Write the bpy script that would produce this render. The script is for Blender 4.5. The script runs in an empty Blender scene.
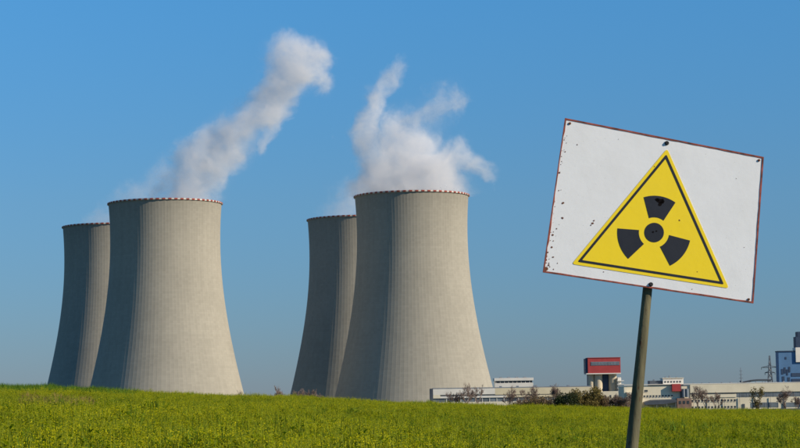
import bpy, bmesh, math, random
import numpy as np
from mathutils import Vector, Matrix
random.seed(7)
rng = np.random.default_rng(7)
R = math.radians
sc = bpy.context.scene
col = sc.collection

# ------------------------------------------------------------------ camera
FPX = 2000.0                       # focal length in pixels of the 800 px wide photograph
CAM = Vector((0.0, 0.0, 10.0))
PITCH, ROLL = math.atan(172.2 / FPX), 0.0155
fw = Vector((0, math.cos(PITCH), math.sin(PITCH)))
up0 = Vector((0, -math.sin(PITCH), math.cos(PITCH)))
rt0 = Vector((1, 0, 0))
rt = rt0 * math.cos(ROLL) - up0 * math.sin(ROLL)
up = up0 * math.cos(ROLL) + rt0 * math.sin(ROLL)
cd = bpy.data.cameras.new('camera')
cd.sensor_width = 36.0
cd.lens = 36.0 * FPX / 800.0
cd.clip_start = 0.1
cd.clip_end = 30000
cam = bpy.data.objects.new('camera', cd)
m = Matrix((rt, up, -fw)).transposed().to_4x4()
m.translation = CAM
cam.matrix_world = m
col.objects.link(cam)
sc.camera = cam

# ------------------------------------------------------------------ sky, sun, exposure
SKY_GRADE = [(0.28, 0.37, 0.59, 1), (0.41, 0.615, 0.775, 1), (0.44, 0.86, 1.05, 1), (0.44, 0.85, 1.05, 1)]
SUN_EL, SUN_ROT = R(27), R(112.0)
world = bpy.data.worlds.new('World')
sc.world = world
world.use_nodes = True
wn, wl = world.node_tree.nodes, world.node_tree.links
bg = wn['Background']
sky = wn.new('ShaderNodeTexSky')
sky.sky_type = 'NISHITA'
sky.sun_disc = False
sky.sun_elevation = SUN_EL
sky.sun_rotation = SUN_ROT
sky.altitude = 0
sky.air_density = 1.0
sky.dust_density = 0.0
sky.ozone_density = 5.0
# the deep, dry blue of this sky: grade the whole dome by elevation (same in every direction)
wtc = wn.new('ShaderNodeTexCoord')
wsp = wn.new('ShaderNodeSeparateXYZ')
wl.new(wtc.outputs['Generated'], wsp.inputs[0])
wrp = wn.new('ShaderNodeValToRGB')
els = wrp.color_ramp.elements
els[0].position, els[0].color = 0.0, SKY_GRADE[0]
els[1].position, els[1].color = 0.5, SKY_GRADE[3]
for pos, c_ in ((0.098, SKY_GRADE[1]), (0.195, SKY_GRADE[2])):
    q_ = els.new(pos); q_.color = c_
wl.new(wsp.outputs['Z'], wrp.inputs[0])
wmx = wn.new('ShaderNodeMix'); wmx.data_type = 'RGBA'; wmx.blend_type = 'MULTIPLY'
wmx.inputs[0].default_value = 1.0
wl.new(sky.outputs[0], wmx.inputs['A']); wl.new(wrp.outputs[0], wmx.inputs['B'])
wl.new(wmx.outputs['Result'], bg.inputs[0])
bg.inputs[1].default_value = 0.1
sd = bpy.data.lights.new('sun', 'SUN')
sd.energy = 4.7
sd.angle = R(0.53)
sd.color = (1.0, 0.90, 0.75)
sun = bpy.data.objects.new('sun', sd)
sdir = Vector((math.sin(SUN_ROT) * math.cos(SUN_EL), math.cos(SUN_ROT) * math.cos(SUN_EL), math.sin(SUN_EL)))
sun.rotation_euler = sdir.to_track_quat('Z', 'Y').to_euler()
sun.location = sdir * 300
col.objects.link(sun)
vs = sc.view_settings
vs.view_transform = 'Standard'
vs.look = 'None'
vs.exposure = 0.2
vs.gamma = 1.0
vs.use_curve_mapping = False
cy = sc.cycles
cy.use_denoising = True
try:
    cy.denoiser = 'OPENIMAGEDENOISE'
except Exception:
    pass
cy.max_bounces = 8
cy.volume_bounces = 6
cy.volume_step_rate = 0.22
cy.volume_max_steps = 256
cy.transparent_max_bounces = 16
cy.filter_width = 1.6

# ------------------------------------------------------------------ helpers
def ray(px, py):
    return (rt * (px - 400) + up * (224 - py) + fw * FPX).normalized()
def at(px, py, Y):
    """the point seen at a pixel of the photograph, on the vertical plane at distance Y"""
    d = ray(px, py)
    return CAM + d * (Y / d.y)

def tag(o, label=None, cat=None, group=None, kind=None):
    if label: o['label'] = label
    if cat: o['category'] = cat
    if group: o['group'] = group
    if kind: o['kind'] = kind
    return o
def empty(name, loc, label, cat, group=None):
    o = bpy.data.objects.new(name, None)
    o.location = loc
    o.empty_display_size = 0.5
    col.objects.link(o)
    return tag(o, label, cat, group)
def link(name, me, mat=None, parent=None, smooth=False):
    """link a mesh whose coordinates are in world space, keep it there under its parent"""
    o = bpy.data.objects.new(name, me)
    if mat is not None and not me.materials:
        me.materials.append(mat)
    col.objects.link(o)
    if parent is not None:
        o.parent = parent
        p, off = parent, Vector((0, 0, 0))
        while p is not None:
            off += p.location
            p = p.parent
        o.location = -off
    if smooth:
        me.polygons.foreach_set('use_smooth', [True] * len(me.polygons))
    return o
def mesh(name, verts, faces):
    me = bpy.data.meshes.new(name)
    me.from_pydata([tuple(v) for v in verts], [], faces)
    me.update()
    return me
def bm_mesh(bm, name='m'):
    me = bpy.data.meshes.new(name)
    bmesh.ops.recalc_face_normals(bm, faces=bm.faces)
    bm.to_mesh(me)
    bm.free()
    return me
def add_box(bm, x0, x1, y0, y1, z0, z1, bev=0.0):
    vs_ = [bm.verts.new((x, y, z)) for x in (x0, x1) for y in (y0, y1) for z in (z0, z1)]
    fs = [(0, 1, 3, 2), (4, 6, 7, 5), (0, 4, 5, 1), (2, 3, 7, 6), (0, 2, 6, 4), (1, 5, 7, 3)]
    nf = [bm.faces.new([vs_[i] for i in f]) for f in fs]
    if bev > 0:
        ed = {e for f in nf for e in f.edges}
        bmesh.ops.bevel(bm, geom=list(ed), offset=bev, segments=1, affect='EDGES', profile=0.5)
def box(name, mat, parent, x0, x1, y0, y1, z0, z1, bev=0.0):
    bm = bmesh.new()
    add_box(bm, x0, x1, y0, y1, z0, z1, bev)
    return link(name, bm_mesh(bm, name), mat, parent)
def add_tube(bm, p0, p1, r0, r1, n=8, cap=True):
    p0, p1 = Vector(p0), Vector(p1)
    d = (p1 - p0)
    if d.length < 1e-6: return
    q = d.to_track_quat('Z', 'Y')
    a, b = [], []
    for i in range(n):
        t = 2 * math.pi * i / n
        v = q @ Vector((math.cos(t), math.sin(t), 0))
        a.append(bm.verts.new(p0 + v * r0)); b.append(bm.verts.new(p1 + v * r1))
    for i in range(n):
        bm.faces.new((a[i], a[(i + 1) % n], b[(i + 1) % n], b[i]))
    if cap and n > 2:
        bm.faces.new(a[::-1]); bm.faces.new(b)

# ------------------------------------------------------------------ materials
def new_mat(name):
    mt = bpy.data.materials.new(name)
    mt.use_nodes = True
    return mt, mt.node_tree.nodes, mt.node_tree.links, mt.node_tree.nodes['Principled BSDF']
def noisy(name, c, rough=0.7, var=0.15, scale=1.0, c2=None, bump=0.0, metal=0.0, detail=6, stretch=(1, 1, 1), spec=0.3):
    mt, n, l, p = new_mat(name)
    tc = n.new('ShaderNodeTexCoord')
    mp = n.new('ShaderNodeMapping')
    mp.inputs['Scale'].default_value = stretch
    l.new(tc.outputs['Object'], mp.inputs[0])
    nz = n.new('ShaderNodeTexNoise')
    nz.inputs['Scale'].default_value = scale
    nz.inputs['Detail'].default_value = detail
    l.new(mp.outputs[0], nz.inputs['Vector'])
    rp = n.new('ShaderNodeValToRGB')
    rp.color_ramp.elements[0].position, rp.color_ramp.elements[1].position = 0.3, 0.7
    a = c if c2 is None else c2
    rp.color_ramp.elements[0].color = (*[x * (1 - var) for x in a], 1)
    rp.color_ramp.elements[1].color = (*[x * (1 + var) for x in c], 1)
    l.new(nz.outputs['Fac'], rp.inputs[0])
    l.new(rp.outputs[0], p.inputs['Base Color'])
    p.inputs['Roughness'].default_value = rough
    p.inputs['Metallic'].default_value = metal
    p.inputs['Specular IOR Level'].default_value = spec
    if bump:
        b = n.new('ShaderNodeBump')
        b.inputs['Strength'].default_value = bump
        b.inputs['Distance'].default_value = 0.02
        l.new(nz.outputs['Fac'], b.inputs['Height'])
        l.new(b.outputs[0], p.inputs['Normal'])
    return mt

def concrete_mat():
    mt, n, l, p = new_mat('tower_concrete')
    uv = n.new('ShaderNodeUVMap'); uv.uv_map = 'UVMap'
    def mth(op, a, b=None):
        x = n.new('ShaderNodeMath'); x.operation = op
        for i, v in enumerate((a, b)):
            if v is None: continue
            if isinstance(v, (int, float)): x.inputs[i].default_value = v
            else: l.new(v, x.inputs[i])
        return x.outputs[0]
    fl = n.new('ShaderNodeVectorMath'); fl.operation = 'FLOOR'
    l.new(uv.outputs[0], fl.inputs[0])
    wn_ = n.new('ShaderNodeTexWhiteNoise'); wn_.noise_dimensions = '3D'
    l.new(fl.outputs[0], wn_.inputs['Vector'])
    sp = n.new('ShaderNodeSeparateXYZ'); l.new(uv.outputs[0], sp.inputs[0])
    cb = n.new('ShaderNodeCombineXYZ')
    l.new(mth('FLOOR', sp.outputs['Y']), cb.inputs['Y'])
    wn2 = n.new('ShaderNodeTexWhiteNoise'); wn2.noise_dimensions = '3D'
    l.new(cb.outputs[0], wn2.inputs['Vector'])
    tc = n.new('ShaderNodeTexCoord')
    mp = n.new('ShaderNodeMapping'); mp.inputs['Scale'].default_value = (0.35, 0.35, 0.012)
    l.new(tc.outputs['Object'], mp.inputs[0])
    st = n.new('ShaderNodeTexNoise'); st.inputs['Scale'].default_value = 1.0; st.inputs['Detail'].default_value = 5
    l.new(mp.outputs[0], st.inputs['Vector'])
    big = n.new('ShaderNodeTexNoise'); big.inputs['Scale'].default_value = 0.03; big.inputs['Detail'].default_value = 7
    l.new(tc.outputs['Object'], big.inputs['Vector'])
    # thin darker joint between lifts
    fr = mth('FRACT', sp.outputs['Y'])
    joint = mth('LESS_THAN', fr, 0.14)
    v = mth('ADD', mth('MULTIPLY', wn_.outputs['Value'], 0.08), mth('MULTIPLY', wn2.outputs['Value'], 0.02))
    v = mth('ADD', v, mth('MULTIPLY', st.outputs['Fac'], 0.20))
    v = mth('ADD', v, mth('MULTIPLY', big.outputs['Fac'], 0.25))
    v = mth('SUBTRACT', v, mth('MULTIPLY', joint, 0.035))
    v = mth('ADD', v, 0.72)
    # water stains hanging from the rim
    so = n.new('ShaderNodeSeparateXYZ'); l.new(tc.outputs['Object'], so.inputs[0])
    mp2 = n.new('ShaderNodeMapping'); mp2.inputs['Scale'].default_value = (0.5, 0.5, 0.02)
    l.new(tc.outputs['Object'], mp2.inputs[0])
    s2 = n.new('ShaderNodeTexNoise'); s2.inputs['Scale'].default_value = 1.0; s2.inputs['Detail'].default_value = 4
    l.new(mp2.outputs[0], s2.inputs['Vector'])
    near = mth('POWER', mth('DIVIDE', mth('SUBTRACT', so.outputs['Z'], 118.0), 37.0), 2.0)
    near = mth('MULTIPLY', near, mth('GREATER_THAN', so.outputs['Z'], 118.0))
    v = mth('SUBTRACT', v, mth('MULTIPLY', mth('MULTIPLY', near, s2.outputs['Fac']), 0.26))
    mx = n.new('ShaderNodeMix'); mx.data_type = 'RGBA'; mx.blend_type = 'MULTIPLY'
    mx.inputs[0].default_value = 1.0
    mx.inputs['A'].default_value = (0.355, 0.322, 0.255, 1)
    l.new(v, mx.inputs['B'])
    l.new(mx.outputs['Result'], p.inputs['Base Color'])
    p.inputs['Roughness'].default_value = 0.9
    p.inputs['Diffuse Roughness'].default_value = 0.15
    p.inputs['Specular IOR Level'].default_value = 0.05
    return mt

M = {}
M['concrete'] = concrete_mat()
M['rim'] = noisy('rim_white_paint', (0.55, 0.50, 0.43), 0.8, 0.15, 0.3)
M['rim_red'] = noisy('rim_red_paint', (0.30, 0.065, 0.045), 0.8, 0.2, 0.3)
M['cream'] = noisy('cream_render', (0.76, 0.665, 0.475), 0.85, 0.09, 0.15)
M['cream_dim'] = noisy('ochre_cream_render', (0.70, 0.59, 0.385), 0.85, 0.10, 0.15)
M['white'] = noisy('white_render', (0.80, 0.735, 0.62), 0.8, 0.08, 0.2)
M['grey'] = noisy('grey_sheet', (0.22, 0.24, 0.26), 0.6, 0.15, 0.2)
M['dark_grey'] = noisy('dark_grey_sheet', (0.075, 0.085, 0.10), 0.6, 0.2, 0.2)
M['glass'] = noisy('dark_glass', (0.05, 0.06, 0.07), 0.15, 0.3, 0.5, spec=0.5)
M['band_glass'] = noisy('grey_band_glass', (0.16, 0.18, 0.19), 0.25, 0.35, 0.25, spec=0.5)
M['red'] = noisy('red_cladding', (0.42, 0.055, 0.05), 0.6, 0.1, 0.3)
M['blue'] = noisy('blue_cladding', (0.10, 0.205, 0.35), 0.6, 0.1, 0.2)
M['navy'] = noisy('navy_cladding', (0.04, 0.065, 0.11), 0.6, 0.15, 0.2)
M['silo'] = noisy('silo_concrete', (0.50, 0.42, 0.29), 0.9, 0.12, 0.2, stretch=(1, 1, .1))
M['brick'] = noisy('brown_brick', (0.24, 0.15, 0.11), 0.9, 0.2, 0.4)
M['steel'] = noisy('galvanised_steel', (0.18, 0.20, 0.22), 0.5, 0.15, 0.4, metal=0.3)
M['bark'] = noisy('bare_bark', (0.10, 0.075, 0.06), 0.9, 0.25, 1.0)
M['twig'] = noisy('bare_twigs', (0.25, 0.175, 0.135), 0.9, 0.25, 1.0)

def leaf_mat(name, c, c2, trans=0.35, patchy=False):
    mt, n, l, p = new_mat(name)
    oi = n.new('ShaderNodeObjectInfo')
    geo = n.new('ShaderNodeNewGeometry')
    rp = n.new('ShaderNodeValToRGB')
    rp.color_ramp.elements[0].color = (*c, 1); rp.color_ramp.elements[1].color = (*c2, 1)
    ad = n.new('ShaderNodeMath'); ad.operation = 'MULTIPLY_ADD'
    l.new(geo.outputs['Random Per Island'], ad.inputs[0]); ad.inputs[1].default_value = 0.5
    ml = n.new('ShaderNodeMath'); ml.operation = 'MULTIPLY'; ml.inputs[1].default_value = 0.5
    l.new(oi.outputs['Random'], ml.inputs[0]); l.new(ml.outputs[0], ad.inputs[2])
    if patchy:
        n1 = n.new('ShaderNodeTexNoise'); n1.inputs['Scale'].default_value = 0.9; n1.inputs['Detail'].default_value = 3
        mpp = n.new('ShaderNodeMapping'); mpp.inputs['Scale'].default_value = (1.0, 0.35, 0.0)
        l.new(oi.outputs['Location'], mpp.inputs[0]); l.new(mpp.outputs[0], n1.inputs['Vector'])
        k1 = n.new('ShaderNodeMath'); k1.operation = 'MULTIPLY_ADD'
        l.new(n1.outputs['Fac'], k1.inputs[0]); k1.inputs[1].default_value = 3.4; k1.inputs[2].default_value = -1.65
        k2 = n.new('ShaderNodeMath'); k2.operation = 'ADD'; k2.use_clamp = True
        l.new(k1.outputs[0], k2.inputs[0]); l.new(ad.outputs[0], k2.inputs[1])
        l.new(k2.outputs[0], rp.inputs[0])
    else:
        l.new(ad.outputs[0], rp.inputs[0])
    tr = n.new('ShaderNodeBsdfTranslucent')
    l.new(rp.outputs[0], p.inputs['Base Color']); l.new(rp.outputs[0], tr.inputs['Color'])
    p.inputs['Roughness'].default_value = 0.7
    p.inputs['Specular IOR Level'].default_value = 0.08
    mx = n.new('ShaderNodeMixShader'); mx.inputs[0].default_value = trans
    l.new(p.outputs[0], mx.inputs[1]); l.new(tr.outputs[0], mx.inputs[2])
    l.new(mx.outputs[0], n['Material Output'].inputs['Surface'])
    return mt
M['leaf'] = leaf_mat('crop_leaf', (0.085, 0.175, 0.004), (0.41, 0.45, 0.007), 0.45, True)
M['stem'] = leaf_mat('crop_stem', (0.16, 0.20, 0.012), (0.24, 0.26, 0.02), 0.15)
M['flower'] = leaf_mat('crop_flower', (0.45, 0.42, 0.006), (0.60, 0.53, 0.010), 0.4)
M['grass'] = leaf_mat('edge_grass', (0.07, 0.15, 0.012), (0.16, 0.24, 0.02))
M['dry'] = leaf_mat('dry_stalks', (0.20, 0.12, 0.045), (0.30, 0.20, 0.08), 0.15)
M['evergreen'] = leaf_mat('evergreen_leaf', (0.022, 0.038, 0.015), (0.055, 0.07, 0.027), 0.2)
M['olive'] = leaf_mat('olive_spring_leaf', (0.14, 0.115, 0.035), (0.28, 0.20, 0.06), 0.3)
M['russet'] = leaf_mat('russet_leaf', (0.13, 0.10, 0.05), (0.24, 0.16, 0.08), 0.25)

# ------------------------------------------------------------------ ground: one sheet with the field's low crest
CREST_PX = [0, 60, 100, 160, 220, 300, 330, 400, 450, 500, 600, 700, 800]
CREST_PY = [385.5, 386.5, 388, 391, 392.8, 394.5, 396.5, 400.5, 402.5, 404, 407, 408.5, 410]
CY = 130.0
_th, _cz = [], []
for a_, b_ in zip(CREST_PX, CREST_PY):
    q_ = at(a_, b_ + 1.0, CY)
    _th.append(q_.x / CY); _cz.append(q_.z)
CROP_H = 0.45
H0 = 8.5
def height(x, y):
    x = np.asarray(x, float); y = np.asarray(y, float)
    th = x / np.maximum(y, 8.0)
    th = np.clip(th, -0.32, 0.30)
    cz = np.interp(th, _th, _cz)
    cz = cz + np.where(th < _th[0], (_th[0] - th) * 4.0, 0) - np.where(th > _th[-1], (th - _th[-1]) * 4.0, 0)
    t = np.clip(y / CY, 0, 1)
    f = H0 + t * (cz - CROP_H - H0)
    s = np.clip((y - CY) / 300.0, 0, 1)
    s = s * s * (3 - 2 * s)
    f = f * (1 - s)
    u = np.where(y < 200, 1.0, 0.0)
    f = f + 0.03 * np.sin(x * 0.9 + 0.3 * y) * np.sin(y * 0.35 + 1.0) * u * np.clip(1 - (y / 200), 0, 1)
    return f
gx = np.concatenate([-np.geomspace(6000, 60, 24), np.linspace(-55, 55, 80), np.geomspace(60, 6000, 24)])
gy = np.concatenate([[-400, -150, -60, -25, -10], np.linspace(-4, 200, 110), np.linspace(208, 460, 30), np.geomspace(500, 12000, 22)])
GX, GY = np.meshgrid(gx, gy)
GZ = height(GX, GY)
gv = np.stack([GX.ravel(), GY.ravel(), GZ.ravel()], 1)
nx, ny = len(gx), len(gy)
gf = [(j * nx + i, j * nx + i + 1, (j + 1) * nx + i + 1, (j + 1) * nx + i) for j in range(ny - 1) for i in range(nx - 1)]
M['soil'] = noisy('field_soil_and_grass', (0.07, 0.085, 0.02), 0.95, 0.3, 0.8, c2=(0.06, 0.05, 0.025), bump=0.6)
ground = link('ground', mesh('ground', gv, gf), M['soil'], smooth=True)
tag(ground, 'green field ground rising to a low crest before the power plant', 'field', kind='structure')
ground['kind'] = 'structure'

# ------------------------------------------------------------------ cooling towers
TH, TA, TZT, TB = 155.0, 39.8, 128.0, 112.0
def tr_(z):
    return TA * math.sqrt(1 + ((z - TZT) / TB) ** 2)
NRIB = 112
def tower_shell():
    rows = 76
    prof = [(0.0, 0.0), (0.70, 0.0), (0.76, 0.022), (0.94, 0.022)]
    verts, faces, uvs = [], [], []
    zs = [-1.0 + (TH + 1.0) * i / rows for i in range(rows + 1)]
    cols = [((k + a) / NRIB * 2 * math.pi, o, k + a) for k in range(NRIB) for a, o in prof]
    nc = len(cols)
    for z in zs:
        r = tr_(max(z, 0))
        for t, o, _ in cols:
            verts.append(((r + o) * math.cos(t), (r + o) * math.sin(t), z))
    for j in range(rows):
        for i in range(nc):
            a = j * nc + i; b = j * nc + (i + 1) % nc
            faces.append((a, b, b + nc, a + nc))
            u0 = cols[i][2]; u1 = cols[(i + 1) % nc][2] if i + 1 < nc else NRIB
            uvs += [(u0, zs[j] / 1.6), (u1, zs[j] / 1.6), (u1, zs[j + 1] / 1.6), (u0, zs[j + 1] / 1.6)]
    # inner face and top lip
    base = len(verts)
    for z in zs:
        r = tr_(max(z, 0)) - 0.9
        for i in range(96):
            t = 2 * math.pi * i / 96
            verts.append((r * math.cos(t), r * math.sin(t), z))
    for j in range(rows):
        for i in range(96):
            a = base + j * 96 + i; b = base + j * 96 + (i + 1) % 96
            faces.append((b, a, a + 96, b + 96)); uvs += [(0, 0)] * 4
    me = mesh('cooling_tower_shell', verts, faces)
    ul = me.uv_layers.new(name='UVMap')
    ul.data.foreach_set('uv', np.array(uvs, float).ravel())
    me.materials.append(M['concrete'])
    return me
def ring_mesh(name, r0, r1, z0, z1, n, mat):
    v, f = [], []
    for i in range(n):
        t = 2 * math.pi * i / n
        c, s = math.cos(t), math.sin(t)
        v += [(r0 * c, r0 * s, z0), (r1 * c, r1 * s, z0), (r1 * c, r1 * s, z1), (r0 * c, r0 * s, z1)]
    for i in range(n):
        a, b = 4 * i, 4 * ((i + 1) % n)
        for k in range(4):
            f.append((a + k, b + k, b + (k + 1) % 4, a + (k + 1) % 4))
    me = mesh(name, v, f)
    me.materials.append(mat)
    return me
def marking_mesh():
    bm = bmesh.new()
    n = 60
    r0, r1 = tr_(TH) + 0.72, tr_(TH) + 0.95
    for k in range(n):
        quad = []
        for a in (0, 0.25, 0.5):
            t = 2 * math.pi * (k + a) / n
            quad.append([bm.verts.new((rr * math.cos(t), rr * math.sin(t), z)) for rr in (r0, r1) for z in (TH - 0.05, TH + 0.99)])
        for q0, q1 in zip(quad, quad[1:]):
            bm.faces.new((q0[2], q1[2], q1[3], q0[3])); bm.faces.new((q0[1], q0[3], q1[3], q1[1]))
            bm.faces.new((q0[0], q1[0], q1[2], q0[2])); bm.faces.new((q0[0], q0[1], q1[1], q1[0]))
        bm.faces.new((quad[0][0], quad[0][2], quad[0][3], quad[0][1]))
        bm.faces.new((quad[2][0], quad[2][1], quad[2][3], quad[2][2]))
    me = bm_mesh(bm, 'rim_marking'); me.materials.append(M['rim_red'])
    return me
shell_me = tower_shell()
rim_me = ring_mesh('rim_ring', tr_(TH) - 1.2, tr_(TH) + 0.75, TH - 0.1, TH + 0.95, 120, M['rim'])
mark_me = marking_mesh()
PXM = FPX
TOWERS = {}
def tower(key, cx, ytop, Y, label, size=1.0):
    """cx, ytop: pixel of the rim's centre, at distance Y"""
    c = at(cx, ytop, Y)
    e = empty('cooling_tower', (c.x, c.y, c.z - TH * size), label, 'cooling tower', 'cooling towers of the power plant')
    e.rotation_euler.z = random.random() * 6
    e.scale = (size,) * 3
    for nm, me in (('shell', shell_me), ('rim_ring', rim_me), ('rim_marking', mark_me)):
        o = bpy.data.objects.new(nm, me)
        col.objects.link(o)
        o.parent = e
        if nm == 'rim_marking': o['kind'] = 'stuff'
    TOWERS[key] = c
Y_NR, Y_NL, Y_FR, Y_FL = 1436.0, 1412.0, 1622.0, 1650.0
tower('NR', 411.6, 197.2, Y_NR, 'tall concrete cooling tower directly behind the low hall, with the widest steam cloud')
tower('NL', 165.2, 204.8, Y_NL, 'tall concrete cooling tower in the front left, its steam blowing off to the right', 0.972)
tower('FR', 358.0, 220.5, Y_FR, 'smaller looking cooling tower half hidden behind the front tower by the low hall')
tower('FL', 113.0, 228.0, Y_FL, 'leftmost cooling tower, half hidden behind the front left tower')

# ------------------------------------------------------------------ steam
def steam(key, Y, caps, label, dens, albedo, seed, k_noise=1.0):
    """caps: list of (x0,y0,x1,y1,r0,r1,amp) in photo pixels at distance Y"""
    px = Y / FPX
    segs = []
    for (x0, y0, x1, y1, r0, r1, amp, dy0, dy1) in caps:
        a = at(x0, y0, Y + dy0); b = at(x1, y1, Y + dy1)
        segs.append((a, b, r0 * px, r1 * px, amp))
    org = segs[0][0].copy()
    mt = bpy.data.materials.new('steam_' + key.lower())
    mt.use_nodes = True
    n, l = mt.node_tree.nodes, mt.node_tree.links
    n.remove(n['Principled BSDF'])
    def sock(x, v):
        if v is None: return
        if hasattr(v, 'is_output'): l.new(v, x)
        else: x.default_value = v
    def mth(op, a, b=None, c=None, clamp=False):
        x = n.new('ShaderNodeMath'); x.operation = op; x.use_clamp = clamp
        sock(x.inputs[0], a); sock(x.inputs[1], b); sock(x.inputs[2], c)
        return x.outputs[0]
    def vm(op, a, b=None, c=None, s=None):
        x = n.new('ShaderNodeVectorMath'); x.operation = op
        sock(x.inputs[0], a); sock(x.inputs[1], b); sock(x.inputs[2], c)
        if s is not None: sock(x.inputs['Scale'], s)
        return x.outputs['Value'] if op in ('DOT_PRODUCT', 'LENGTH') else x.outputs[0]
    tc = n.new('ShaderNodeTexCoord')
    P = tc.outputs['Object']
    def noise(scale, detail, rough, off, vec=P):
        z = n.new('ShaderNodeTexNoise')
        z.inputs['Scale'].default_value = scale
        z.inputs['Detail'].default_value = detail
        z.inputs['Roughness'].default_value = rough
        l.new(vm('ADD', vec, (off, off * 0.7, -off)), z.inputs['Vector'])
        return z
    w1 = vm('SUBTRACT', noise(0.026, 2, 0.5, seed).outputs['Color'], (0.5, 0.5, 0.5))
    w2 = vm('SUBTRACT', noise(0.085, 3, 0.6, seed + 31).outputs['Color'], (0.5, 0.5, 0.5))
    Q = vm('ADD', P, vm('ADD', vm('SCALE', w1, s=26.0), vm('SCALE', w2, s=13.0)))
    tot = None
    for a, b, r0, r1, amp in segs:
        a_, b_ = a - org, b - org
        ab = b_ - a_
        L2 = max(ab.length_squared, 1e-3)
        pa = vm('SUBTRACT', Q, tuple(a_))
        t = mth('DIVIDE', vm('DOT_PRODUCT', pa, tuple(ab)), L2, clamp=True)
        d = vm('LENGTH', vm('SUBTRACT', pa, vm('SCALE', tuple(ab), s=t)))
        r = mth('MULTIPLY_ADD', t, r1 - r0, r0)
        f = mth('SUBTRACT', 1.0, mth('DIVIDE', d, r), clamp=True)
        f = mth('MULTIPLY', f, amp)
        tot = f if tot is None else mth('MAXIMUM', tot, f)
    nz = noise(0.06, 10, 0.70, seed + 77, Q).outputs['Fac']
    fil = noise(0.10, 6, 0.6, seed + 140, Q).outputs['Fac']
    fil = mth('SUBTRACT', 1.0, mth('MULTIPLY', mth('ABSOLUTE', mth('SUBTRACT', fil, 0.5)), 6.5), clamp=True)   # bright filaments
    edge = mth('SUBTRACT', mth('MULTIPLY', tot, 3.6), mth('MULTIPLY', mth('SUBTRACT', nz, 0.34), 6.0 * k_noise))
    edge = mth('MULTIPLY', edge, 0.8, clamp=True)
    soft = mth('MULTIPLY', mth('POWER', tot, 1.5), 0.22)
    v = mth('MULTIPLY', edge, mth('MULTIPLY_ADD', fil, 0.9, 0.32))
    v = mth('MULTIPLY', mth('ADD', v, soft), dens)
    pv = n.new('ShaderNodeVolumePrincipled')
    pv.inputs['Color'].default_value = (*albedo, 1)
    pv.inputs['Anisotropy'].default_value = 0.0
    l.new(v, pv.inputs['Density'])
    l.new(pv.outputs[0], n['Material Output'].inputs['Volume'])
    # hull: union of spheres along the capsules, remeshed into one closed skin
    bm = bmesh.new()
    zmin = TOWERS[key].z - 6
    for a, b, r0, r1, amp in segs:
        k = max(2, int((b - a).length / 6) + 1)
        for i in range(k):
            t = i / (k - 1)
            c = a.lerp(b, t); r = (r0 + (r1 - r0) * t) * 1.0 + 9.0
            if c.z - r < zmin - 2:
                rr = math.hypot(c.x - TOWERS[key].x, c.y - TOWERS[key].y) + r
            bmesh.ops.create_icosphere(bm, subdivisions=2, radius=r, matrix=Matrix.Translation(c - org))
    me = bm_mesh(bm, 'steam_hull')
    tmp = bpy.data.objects.new('tmp', me)
    col.objects.link(tmp)
    rm = tmp.modifiers.new('r', 'REMESH'); rm.mode = 'VOXEL'; rm.voxel_size = 3.0
    dg = bpy.context.evaluated_depsgraph_get()
    hull = bpy.data.meshes.new_from_object(tmp.evaluated_get(dg))
    bpy.data.objects.remove(tmp)
    # cut the skin level just under the tower's rim and keep what lies below it inside the shell
    bm = bmesh.new(); bm.from_mesh(hull)
    g = bm.verts[:] + bm.edges[:] + bm.faces[:]
    zc = zmin + 3 - org.z
    res = bmesh.ops.bisect_plane(bm, geom=g, plane_co=(0, 0, zc), plane_no=(0, 0, 1), clear_inner=True)
    ed = [e for e in bm.edges if e.is_boundary]
    bmesh.ops.holes_fill(bm, edges=ed, sides=0)
    tx, ty = TOWERS[key].x - org.x, TOWERS[key].y - org.y
    for v_ in bm.verts:
        if v_.co.z < zc + 5.5:
            dx, dy = v_.co.x - tx, v_.co.y - ty
            rr = math.hypot(dx, dy)
            if rr > 39.0:
                v_.co.x = tx + dx * 39.0 / rr; v_.co.y = ty + dy * 39.0 / rr
    hull = bm_mesh(bm, 'steam_plume')
    hull.materials.clear(); hull.materials.append(mt)
    o = bpy.data.objects.new('steam_plume', hull)
    o.location = org
    col.objects.link(o)
    tag(o, label, 'steam', 'steam plumes over the cooling towers')
    return o
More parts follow.
